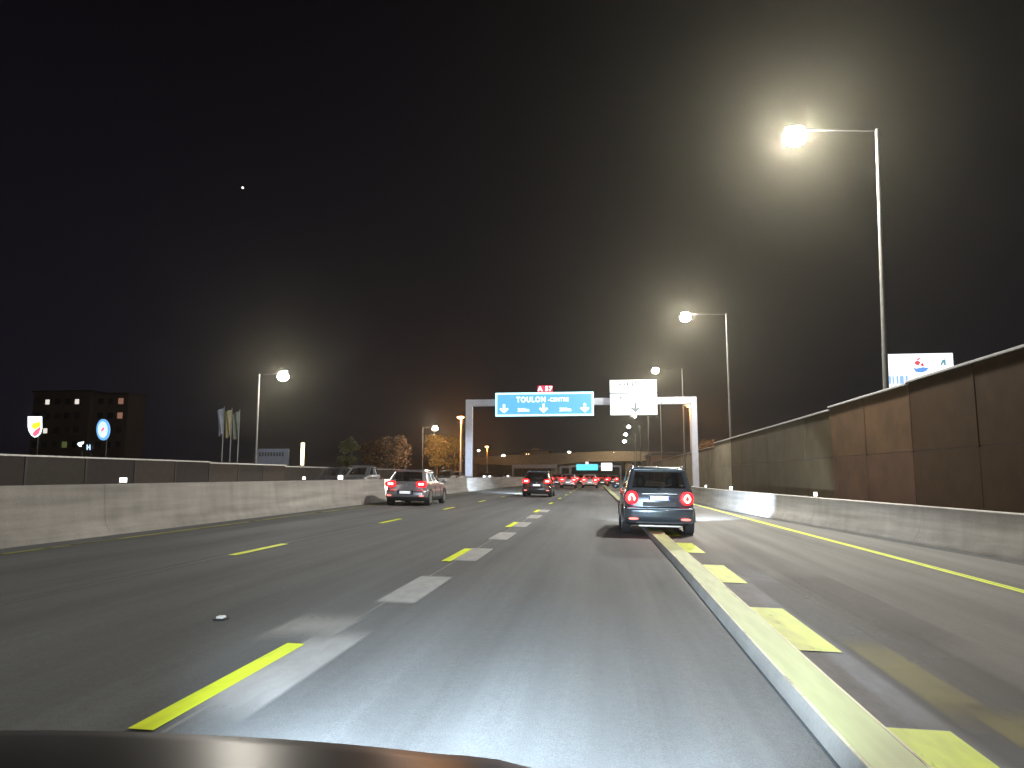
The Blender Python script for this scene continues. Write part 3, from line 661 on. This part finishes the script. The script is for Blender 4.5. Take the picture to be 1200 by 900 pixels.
# ------------------------------------------------------------------ cars
def mix_slices(sl, n=4):
    out = []
    for a, b in zip(sl, sl[1:]):
        for i in range(n):
            f = i / n; out.append([a[j] + (b[j] - a[j]) * f for j in range(len(a))])
    out.append(list(sl[-1])); return out
NR, NC, NS, NF = 14, 6, 24, 10
def ring(z, w, yr, yf, r, bow, taper):
    pts = []; w = max(w, .02); r = min(r, w * .6)
    def X(x, y):                            # narrow towards the nose and the tail
        u = (y - yr) / max(.1, yf - yr); return x * (1 - taper * (2 * abs(u - .45)) ** 3)
    for i in range(NR):
        x = -(w - r) + 2 * (w - r) * i / NR; pts.append((x, yr + bow * (x / w) ** 2, z))
    yb = yr + bow * ((w - r) / w) ** 2
    for i in range(NC):
        a = -math.pi/2 + math.pi/2 * i / NC; pts.append((w - r + r * math.cos(a), yb + r + r * math.sin(a), z))
    for i in range(NS): pts.append((w, yb + r + (yf - r - yb - r - bow * 2) * i / NS, z))
    ye = yf - r - bow * 2
    for i in range(NC):
        a = math.pi/2 * i / NC; pts.append((w - r + r * math.cos(a), ye + r * math.sin(a), z))
    for i in range(NF):
        x = (w - r) - 2 * (w - r) * i / NF; pts.append((x, ye + r + bow * 2 * (1 - (x / (w - r)) ** 2), z))
    for i in range(NC):
        a = math.pi/2 + math.pi/2 * i / NC; pts.append((-(w - r) + r * math.cos(a), ye + r * math.sin(a), z))
    for i in range(NS): pts.append((-w, ye + (yb + r - ye) * i / NS, z))
    for i in range(NC):
        a = math.pi + math.pi/2 * i / NC; pts.append((-(w - r) + r * math.cos(a), yb + r + r * math.sin(a), z))
    return [(X(x, y), y, z_) for x, y, z_ in pts]
NT = NR + NC + NS + NC + NF + NC + NS + NC
def shell(t, sl, zg0, zg1, zb, paint, lowm, gm, bow=.10, taper=.10, cap=True, dense=4):
    S_ = mix_slices(sl, dense); rings = [ring(*s, bow, taper) for s in S_]
    V = [p for r_ in rings for p in r_]; groups = {}
    for k in range(len(S_) - 1):
        zm = (S_[k][0] + S_[k+1][0]) / 2
        for i in range(NT):
            nm = 'body'
            if zm < zb: nm = 'lower_bumper'
            elif zg0 < zm < zg1:
                if i < NR: nm = 'rear_window'
                elif i in (NR, NT - 1): nm = 'rear_window'
                elif NR + NC + 1 <= i < NR + NC + NS - 1: nm = 'side_window R' if (i - NR - NC) not in (7, 15) else 'body'
                elif NR + 2*NC + NS <= i < NR + 2*NC + NS + NF: nm = 'windscreen'
                elif NR + 3*NC + NS + NF + 1 <= i < NT - NC - 1: nm = 'side_window L' if (i - (NR + 3*NC + NS + NF)) not in (8, 16) else 'body'
            groups.setdefault(nm, []).append((k*NT+i, k*NT+(i+1) % NT, (k+1)*NT+(i+1) % NT, (k+1)*NT+i))
    if cap: groups['body'].append(tuple((len(S_)-1)*NT + i for i in range(NT)))
    groups.setdefault('lower_bumper', []).append(tuple(range(NT))[::-1])
    for nm, fs in groups.items():
        used = sorted({i for f in fs for i in f}); mp = {u: j for j, u in enumerate(used)}
        mb_ = MB().add([V[u] for u in used], [tuple(mp[i] for i in f) for f in fs])
        mb_.build(nm.split()[0], {'body': paint, 'lower_bumper': lowm}.get(nm, gm), t, smooth=True)
    return S_
def wheels(t, w, L, rad=.33, ya=(.78, None)):
    for y in (ya[0], L - .82):
        for s in (-1, 1):
            x0, x1 = s * (w - .235), s * (w - .015)
            o = MB().tube((x0, y, rad), (x1, y, rad), rad, n=28).build('wheel', rubber, t, smooth=True, bevel=.02)
            MB().tube((x1 - s * .01, y, rad), (x1 + s * .012, y, rad), rad * .66, n=20).build('rim', rim, o, smooth=True)
            arch = MB(); n = 14; vs = []
            for i in range(n + 1):
                a = math.pi * i / n; c, q = math.cos(a), math.sin(a)
                for rr in (rad * 1.02, rad * 1.22): vs.append((s * (w + .004), y + c * rr, rad + q * rr)); 
            for i in range(n + 1):
                a = math.pi * i / n; c, q = math.cos(a), math.sin(a)
                for rr in (rad * 1.02, rad * 1.22): vs.append((s * (w - .06), y + c * rr, rad + q * rr))
            m = 2 * (n + 1)
            arch.add(vs, [(2*i, 2*i+1, 2*i+3, 2*i+2) for i in range(n)] + [(2*i, 2*i+2, m+2*i+2, m+2*i) for i in range(n)] + [(2*i+1, 2*i+3, m+2*i+3, m+2*i+1) for i in range(n)])
            arch.build('wheel_arch', darkmetal, t, smooth=True)
tail_red = emit('tail_red', (1.0, .006, .012), 3.2, base=(.4, .01, .01), sample='AUTO')
tail_hot = emit('tail_hot', (1.0, .62, .50), 3.5)
tail_hot2 = emit('tail_warm_white', (1.0, .80, .55), 2.6)
tail_off = mat('unlit_tail_red', (.2, .01, .01), rough=.3)
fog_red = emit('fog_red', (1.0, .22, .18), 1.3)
plate_m = emit('plate_white', (.85, .87, .90), .55, base=(.8, .8, .8)); plate_b = mat('plate_blue', (.02, .06, .4))
head_w = emit('headlight_glow', (.92, .96, 1.0), 12)
def disc(name, m, parent, cx_, y, cz, rx, rz, th, n=20, p=2.4, smooth=True):
    pts = []
    for i in range(n):
        a = 2 * math.pi * i / n; c, s = math.cos(a), math.sin(a)
        pts.append((cx_ + rx * math.copysign(abs(c) ** (2 / p), c), y, cz + rz * math.copysign(abs(s) ** (2 / p), s)))
    return MB().prism(pts, (0, th, 0)).build(name, m, parent, bevel=min(.012, th * .3), smooth=True)
def plate(t, x, y, z, wd=.52, ht=.11):
    o = MB().box(x - wd/2, x + wd/2, y, y + .012, z - ht/2, z + ht/2).build('number_plate', plate_m, t)
    for s in (-1, 1): MB().box(x + s * wd/2 - (.035 if s > 0 else 0), x + s * wd/2 + (0 if s > 0 else .035), y - .004, y - .001, z - ht/2 + .004, z + ht/2 - .004).build('blue_band', plate_b, o)
def mirrors(t, w, y, z, m):
    for s in (-1, 1):
        o = MB().ell((s * (w + .13), y, z), (.11, .06, .075), 12, 8).build('door_mirror', m, t, smooth=True)
        MB().box(min(s * (w - .03), s * (w + .06)), max(s * (w - .03), s * (w + .06)), y - .02, y + .02, z - .05, z - .02).build('mirror_arm', darkmetal, o)
def body_trim(t, L, w, zb, m):
    pass
# --- the small people carrier in front, right lane
paintA = mat('dark_metallic_paint', (.10, .13, .16), rough=.27, metal=.55, coat=.8, noise=.04)
gA = glass('tinted_rear_glass'); gA.node_tree.nodes['Principled BSDF'].inputs['Alpha'].default_value = .62
cx_, cyy = 1.36, 18.0
A = thing('people_carrier', (cx_, cyy, Z(cx_)), 'dark tall small car with round red tail lights in the right lane ahead', 'car')
A.rotation_euler = (0, R(1.1), R(.3))
slA = [(.24, .78, .14, 4.0, .20), (.30, .85, .05, 4.10, .22), (.42, .88, .0, 4.16, .22), (.60, .89, -.02, 4.16, .22), (.66, .885, .0, 4.14, .22), (.69, .875, .06, 4.12, .22),
       (.90, .875, .07, 4.05, .22), (1.02, .862, .09, 3.85, .22), (1.10, .84, .12, 3.45, .20), (1.14, .82, .135, 3.25, .18), (1.53, .715, .27, 2.70, .16), (1.57, .70, .26, 2.6, .16), (1.61, .66, .30, 2.45, .18), (1.645, .56, .42, 2.2, .2), (1.665, .36, .7, 1.9, .2)]
shell(A, slA, 1.14, 1.53, .30, paintA, darkmetal, gA)
wheels(A, .885, 4.15, .325, (.72, None))
for s in (-1, 1):
    o = disc('tail_light', tail_red, A, s * .66, .005, .90, .145, .158, .10)
    pts_o = []; pts_i = []
    for i in range(18):
        a = 2 * math.pi * i / 18; c, q = math.cos(a), math.sin(a); k = 1 - .30 * max(0, q)
        pts_o.append((s * .66 + .085 * c * k, q * .108 + .895)); pts_i.append((s * .66 + .042 * c * k, q * .060 + .892))
    vs = [(x, -.012, z) for x, z in pts_o] + [(x, -.012, z) for x, z in pts_i] + [(x, .02, z) for x, z in pts_o] + [(x, .02, z) for x, z in pts_i]; fs = []
    for i in range(18):
        j = (i + 1) % 18
        if s < 0 and 11 <= i <= 15: continue      # left one is open at the bottom
        fs += [(i, j, 18+j, 18+i), (i, j, 36+j, 36+i), (18+i, 18+j, 54+j, 54+i)]
    MB().add(vs, fs).build('light_ring', tail_hot2, o)
    disc('low_reflector', fog_red, A, s * .62, -.035, .40, .12, .028, .06)
MB().box(-.40, .40, .045, .075, .70, .80).build('plate_recess', darkmetal, A)
plate(A, 0, .035, .90, .50, .105)
MB().box(-.42, .42, .03, .06, .985, 1.015).build('tailgate_trim', rim, A, bevel=.008)
MB().box(-.78, .78, -.035, -.005, .635, .665).build('bumper_ledge', mat('bumper_ledge_paint', (.22, .27, .31), rough=.35, metal=.5, coat=.5), A, bevel=.01)
MB().box(-.55, .55, -.028, .0, .30, .33).build('lower_strip', darkmetal, A)
MB().box(-.50, .50, -.012, .04, .215, .26).build('skid_plate', mat('silver_skid', (.62, .60, .56), rough=.4, metal=.3), A, bevel=.01)
MB().box(-.60, .60, .17, .42, 1.565, 1.60).build('roof_spoiler', paintA, A, bevel=.01)
MB().tube((0, .115, 1.13), (.30, .155, 1.24), .012, n=6).build('rear_wiper', darkmetal, A)
MB().ell((0, .11, 1.12), (.05, .03, .03), 10, 6).build('wiper_hub', darkmetal, A)
for s in (-1, 1): MB().tube((s * .60, .5, 1.665), (s * .60, 2.3, 1.675), .018, n=8).build('roof_rail', rim, A)
for x in (-.38, .38):
    MB().ell((x, 1.25, 1.28), (.13, .07, .17), 10, 8).build('headrest', darkmetal, A, smooth=True)
mirrors(A, .85, 2.75, 1.14, paintA)
hb = MB().box(-.03, .03, .0, .06, 1.535, 1.55)
lamp('headlight_beam', 'SPOT', (.6, 4.3, .70), 15000, (.70, .84, 1.0), A, rot=(R(89.5), 0, R(-26)), size=30, blend=.7, soft=.06)
lamp('headlight_beam', 'SPOT', (-.5, 4.3, .70), 700, (.85, .93, 1.0), A, rot=(R(84), 0, 0), size=70, blend=.6, soft=.06)
lamp('tail_glow', 'SPOT', (0, -.4, .9), 9, (1, .06, .05), A, rot=(R(-60), 0, 0), size=140, blend=.8, soft=.2)
# --- hatchbacks
def hatch(name, loc, label, paint, Hc=1.47, Wc=.90, L=4.25, full=True, rz=0.0, group='cars driving away in the lanes ahead', hot=tail_hot, beam=0, ry=1.1, lightz=.90, platez=.50, oncoming=False, rails=False, bang=14, bsz=38, bcol=(1, .9, .75)):
    t = thing(name, loc, label, 'car', group, rz); t.rotation_euler = (0, R(ry), rz)
    k = Hc / 1.47
    sl = [(.20, Wc*.88, .16, L-.15, .2), (.27, Wc*.96, .06, L-.05, .22), (.42, Wc, .0, L, .24), (.58, Wc, .0, L, .24), (.63, Wc*.995, .03, L-.02, .24), (.66, Wc*.985, .07, L-.04, .24),
          (.86*k, Wc*.985, .10, L-.25, .26), (.94*k, Wc*.96, .14, L-.65, .25), (.99*k, Wc*.935, .19, L-1.05, .22), (1.36*k, Wc*.77, .58, L-1.75, .2), (1.39*k, Wc*.76, .56, L-1.82, .2), (1.43*k, Wc*.70, .66, L-1.95, .22), (1.46*k, Wc*.52, .9, L-2.1, .22), (1.47*k, Wc*.3, 1.2, L-2.3, .2)]
    shell(t, sl, .99*k, 1.36*k, .36, paint, darkmetal, gA, bow=.12, dense=3 if full else 1)
    wheels(t, Wc - .005, L, .32)
    for s in (-1, 1):
        o = disc('tail_light', tail_off if oncoming else tail_red, t, s * Wc * .72, .055, lightz * 1.0, .22 if full else .30, .13 if full else .20, .13, p=2.6)
        if oncoming: continue
        disc('light_core', hot, o, s * Wc * .70 - .055, .040, lightz, .055 if full else .07, .05, .02)
        disc('light_core', hot, o, s * Wc * .70 + .065, .040, lightz, .055 if full else .07, .05, .02)
        disc('low_reflector', fog_red, t, s * Wc * .74, .0, .42, .10, .03, .06)
    plate(t, 0, -.02, platez)
    if full:
        MB().box(-.34, .34, -.008, .02, platez - .09, platez + .09).build('plate_recess', darkmetal, t)
        MB().box(-Wc*.84, Wc*.84, -.012, .01, .592, .612).build('bumper_ledge', darkmetal, t)
        MB().tube((0, .18, .985*k), (.28, .22, 1.06*k), .012, n=6).build('rear_wiper', darkmetal, t)
        disc('tailgate_badge', rim, t, 0, .07, .86, .05, .05, .02)
        MB().box(-.55, .55, .50, .78, 1.375*k, 1.40*k).build('roof_spoiler', paint, t, bevel=.01)
        for s in (-1, 1):
            for y in (1.55, 2.55): MB().box(min(s*(Wc-.004), s*(Wc+.006)), max(s*(Wc-.004), s*(Wc+.006)), y, y + .012, .40, .85).build('door_gap', darkmetal, t)
            for y in (1.35, 2.35): MB().box(min(s*(Wc), s*(Wc+.025)), max(s*(Wc), s*(Wc+.025)), y, y + .18, .76, .785).build('door_handle', paint, t)
        for x in (-.38, .38): MB().ell((x, 1.6, 1.15*k), (.12, .07, .14), 10, 8).build('headrest', darkmetal, t, smooth=True)
        mirrors(t, Wc * .95, L - 1.35, 1.0*k, paint)
    if rails:
        for s in (-1, 1): MB().tube((s * Wc*.66, .9, 1.47*k), (s * Wc*.66, 2.6, 1.47*k), .02, n=6).build('roof_rail', rim, t)
    if oncoming:
        for s in (-1, 1): disc('headlight', head_w, t, s * Wc * .68, L - .10, .68, .12, .08, .14)
    if beam:
        lamp('headlight_beam', 'SPOT', (-.5, L + .15, .68), beam, bcol, t, rot=(R(88), 0, R(bang)), size=bsz, blend=.6, soft=.06)
    return t
silver = mat('silver_paint', (.30, .30, .33), rough=.3, metal=.6, coat=.7, noise=.04)
black = mat('black_paint', (.025, .025, .03), rough=.25, coat=.8, noise=.05)
whitep = mat('white_paint', (.40, .40, .40), rough=.3, coat=.6, noise=.04)
greyp = mat('grey_paint', (.12, .12, .13), rough=.3, metal=.4, coat=.7, noise=.04)
pc = atY(477, 590, 30.0)
hatch('hatchback_car', (pc.x, 29.6, Z(pc.x)), 'silver-grey hatchback with glowing red tail lights in the left lane', silver, Hc=1.50, Wc=.93, L=4.3, beam=2200, bang=76, bsz=66, ry=1.1, platez=.56)
def far_car(px_, Y, nm, label, paint, Hc=1.5, Wc=.88, **k):
    p = atY(px_, 580, Y); return hatch(nm, (p.x, Y, Z(p.x)), label, paint, Hc=Hc, Wc=Wc, full=k.pop('full', False), **k)
far_car(628.5, 45, 'crossover_car', 'black crossover with red tail lights between the silver hatchback and the distant queue', black, Hc=1.60, Wc=.93, full=True, beam=14000, bang=30, bcol=(.7, .85, 1), lightz=.98, platez=.74, rails=True)
far_car(652.5, 88, 'distant_car', 'dark distant car just right of the black crossover', greyp)
far_car(665.5, 76, 'distant_car', 'pale silver distant car with bright plate, two right of the black crossover', silver, platez=.62)
far_car(691, 80, 'distant_car', 'pale distant car in the centre of the row of red lights', whitep, platez=.62)
far_car(681.5, 104, 'distant_car', 'small distant car half hidden behind the left side of the central pale car', greyp)
far_car(706, 98, 'distant_car', 'small distant car just right of the central pale car', black)
far_car(718, 112, 'distant_car', 'small distant car beside the left mirror of the dark tall car', greyp)
far_car(700, 140, 'distant_car', 'tiny farthest car in the cluster of red lights under the white far sign', black)
far_car(674, 150, 'distant_car', 'tiny farthest car in the cluster of red lights under the blue far sign', silver)
far_car(658, 118, 'distant_car', 'tiny far car just left of the silver distant car', greyp)
far_car(711, 128, 'distant_car', 'tiny far car right of centre below the white far sign', silver)
far_car(688, 170, 'distant_car', 'farthest small car between the two brightest distant cars', black)
# oncoming traffic beyond the median
def onc(px_, Y, label, paint, Hc=1.7):
    p = atY(px_, 560, Y); t = hatch('oncoming_car', (p.x, Y, .215), label, paint, Hc=Hc, full=False, rz=math.pi, group='cars on the opposite carriageway', ry=0, oncoming=True, rails=True); return t
onc(404, 52, 'dark oncoming car behind the median wall, its roof left of the silver hatchback', black, 1.78)
onc(434, 50, 'oncoming car with pale roof rails directly left of the silver hatchback', greyp, 1.86)
onc(527, 84, 'oncoming car roof showing right of the silver hatchback', greyp, 1.75)
onc(538, 98, 'oncoming car roof close to the left gantry leg', whitep, 1.75)
onc(567, 120, 'oncoming car with headlights showing right of the left gantry leg', black, 1.7)
onc(573, 150, 'far oncoming car with headlights, second right of the left gantry leg', greyp, 1.7)
onc(595, 185, 'farthest oncoming car, tiny headlights left of the lit portal', whitep, 1.7)
# ------------------------------------------------------------------ our own car, its dark bonnet
hood_m = mat('own_bonnet_paint', (.007, .006, .006), rough=.34, coat=0.0, spec=.3, noise=.1)
O = thing('own_car', (-.66, -2.75, Z(-.8)), 'dark glossy car bonnet along the bottom edge at left', 'car')
OY = 2.75
slO = [(.22, .78, .1, 4.0, .25), (.32, .86, .0, 4.12, .3), (.55, .88, .0, 4.15, .35), (.74, .87, .02, 4.10, .4), (.86, .87, .06, 4.02, .40), (.90, .86, .12, 3.98, .40)]
shell(O, slO, 5, 6, .35, hood_m, darkmetal, gA, bow=.05, taper=.12)
wheels(O, .875, 4.1, .32)
vs = []; fs = []; NX, NY = 36, 16
for j in range(NY + 1):
    v = j / NY
    for i in range(NX + 1):
        u = i / NX * 2 - 1
        front = 4.02 - .12 * abs(u) ** 2.2
        y = 3.18 + (front - 3.18) * v
        z = 1.045 - .075 * v ** 2 - .045 * abs(u) ** 2.6 - .05 * max(0, v - .88) / .12 * .8
        crease = .006 * math.exp(-((abs(u) - .62 + .1 * v) / .04) ** 2)
        vs.append((u * .90, y, z + crease))
for j in range(NY):
    for i in range(NX): fs.append((j*(NX+1)+i, j*(NX+1)+i+1, (j+1)*(NX+1)+i+1, (j+1)*(NX+1)+i))
bon = MB().add(vs, fs).build('bonnet', hood_m, O, smooth=True)
MB().box(-.78, .78, 2.95, 3.17, .90, .99).build('scuttle', darkmetal, O, bevel=.02)
for s in (-1, 1):
    MB().ell((s * .66, 4.04, .66), (.16, .10, .09), 14, 8).build('headlight', emit('own_headlight', (.9, .95, 1), 3), O, smooth=True)
    lamp('headlight_beam', 'SPOT', (s * .64, 4.35, .66), 4200, COOL, O, rot=(R(85.5), 0, R(-2)), size=62, blend=1.0, soft=.05)
# road stud lying in the left lane
p = hit(259, 726)
t = thing('road_stud', (p.x, p.y, p.z), 'small white stud lying on the dark asphalt of the middle lane', 'road stud')
MB().box(-.055, .055, -.05, .05, .0, .012).build('base', darkmetal, t)
MB().box(-.035, .035, -.035, .035, .012, .035).build('reflector', mat('stud_white', (.85, .86, .84), rough=.4), t, bevel=.008)
# bright point in the sky
p = camo.location + ray(284.5, 220) * 2500
tag(MB().ell((0, 0, 0), (3.4, 3.4, 3.4), 12, 8).build('bright_star', emit('star', (1, .97, .92), 3.0), None, loc=p), 'single bright white star in the dark sky at upper left', 'star')
# ------------------------------------------------------------------ haze
hz = bpy.data.materials.new('haze_air'); hz.use_nodes = True; n = hz.node_tree.nodes; l = hz.node_tree.links
n.remove(n["Principled BSDF"]); pv = n.new("ShaderNodeVolumePrincipled")
pv.inputs["Color"].default_value = (.96, .93, .74, 1); pv.inputs["Density"].default_value = HAZE; pv.inputs["Anisotropy"].default_value = .86
l.new(pv.outputs[0], n["Material Output"].inputs["Volume"])
tag(MB().box(-1501, 1501, -301, 3501, -1.6, 40).build('haze', hz), kind='stuff')
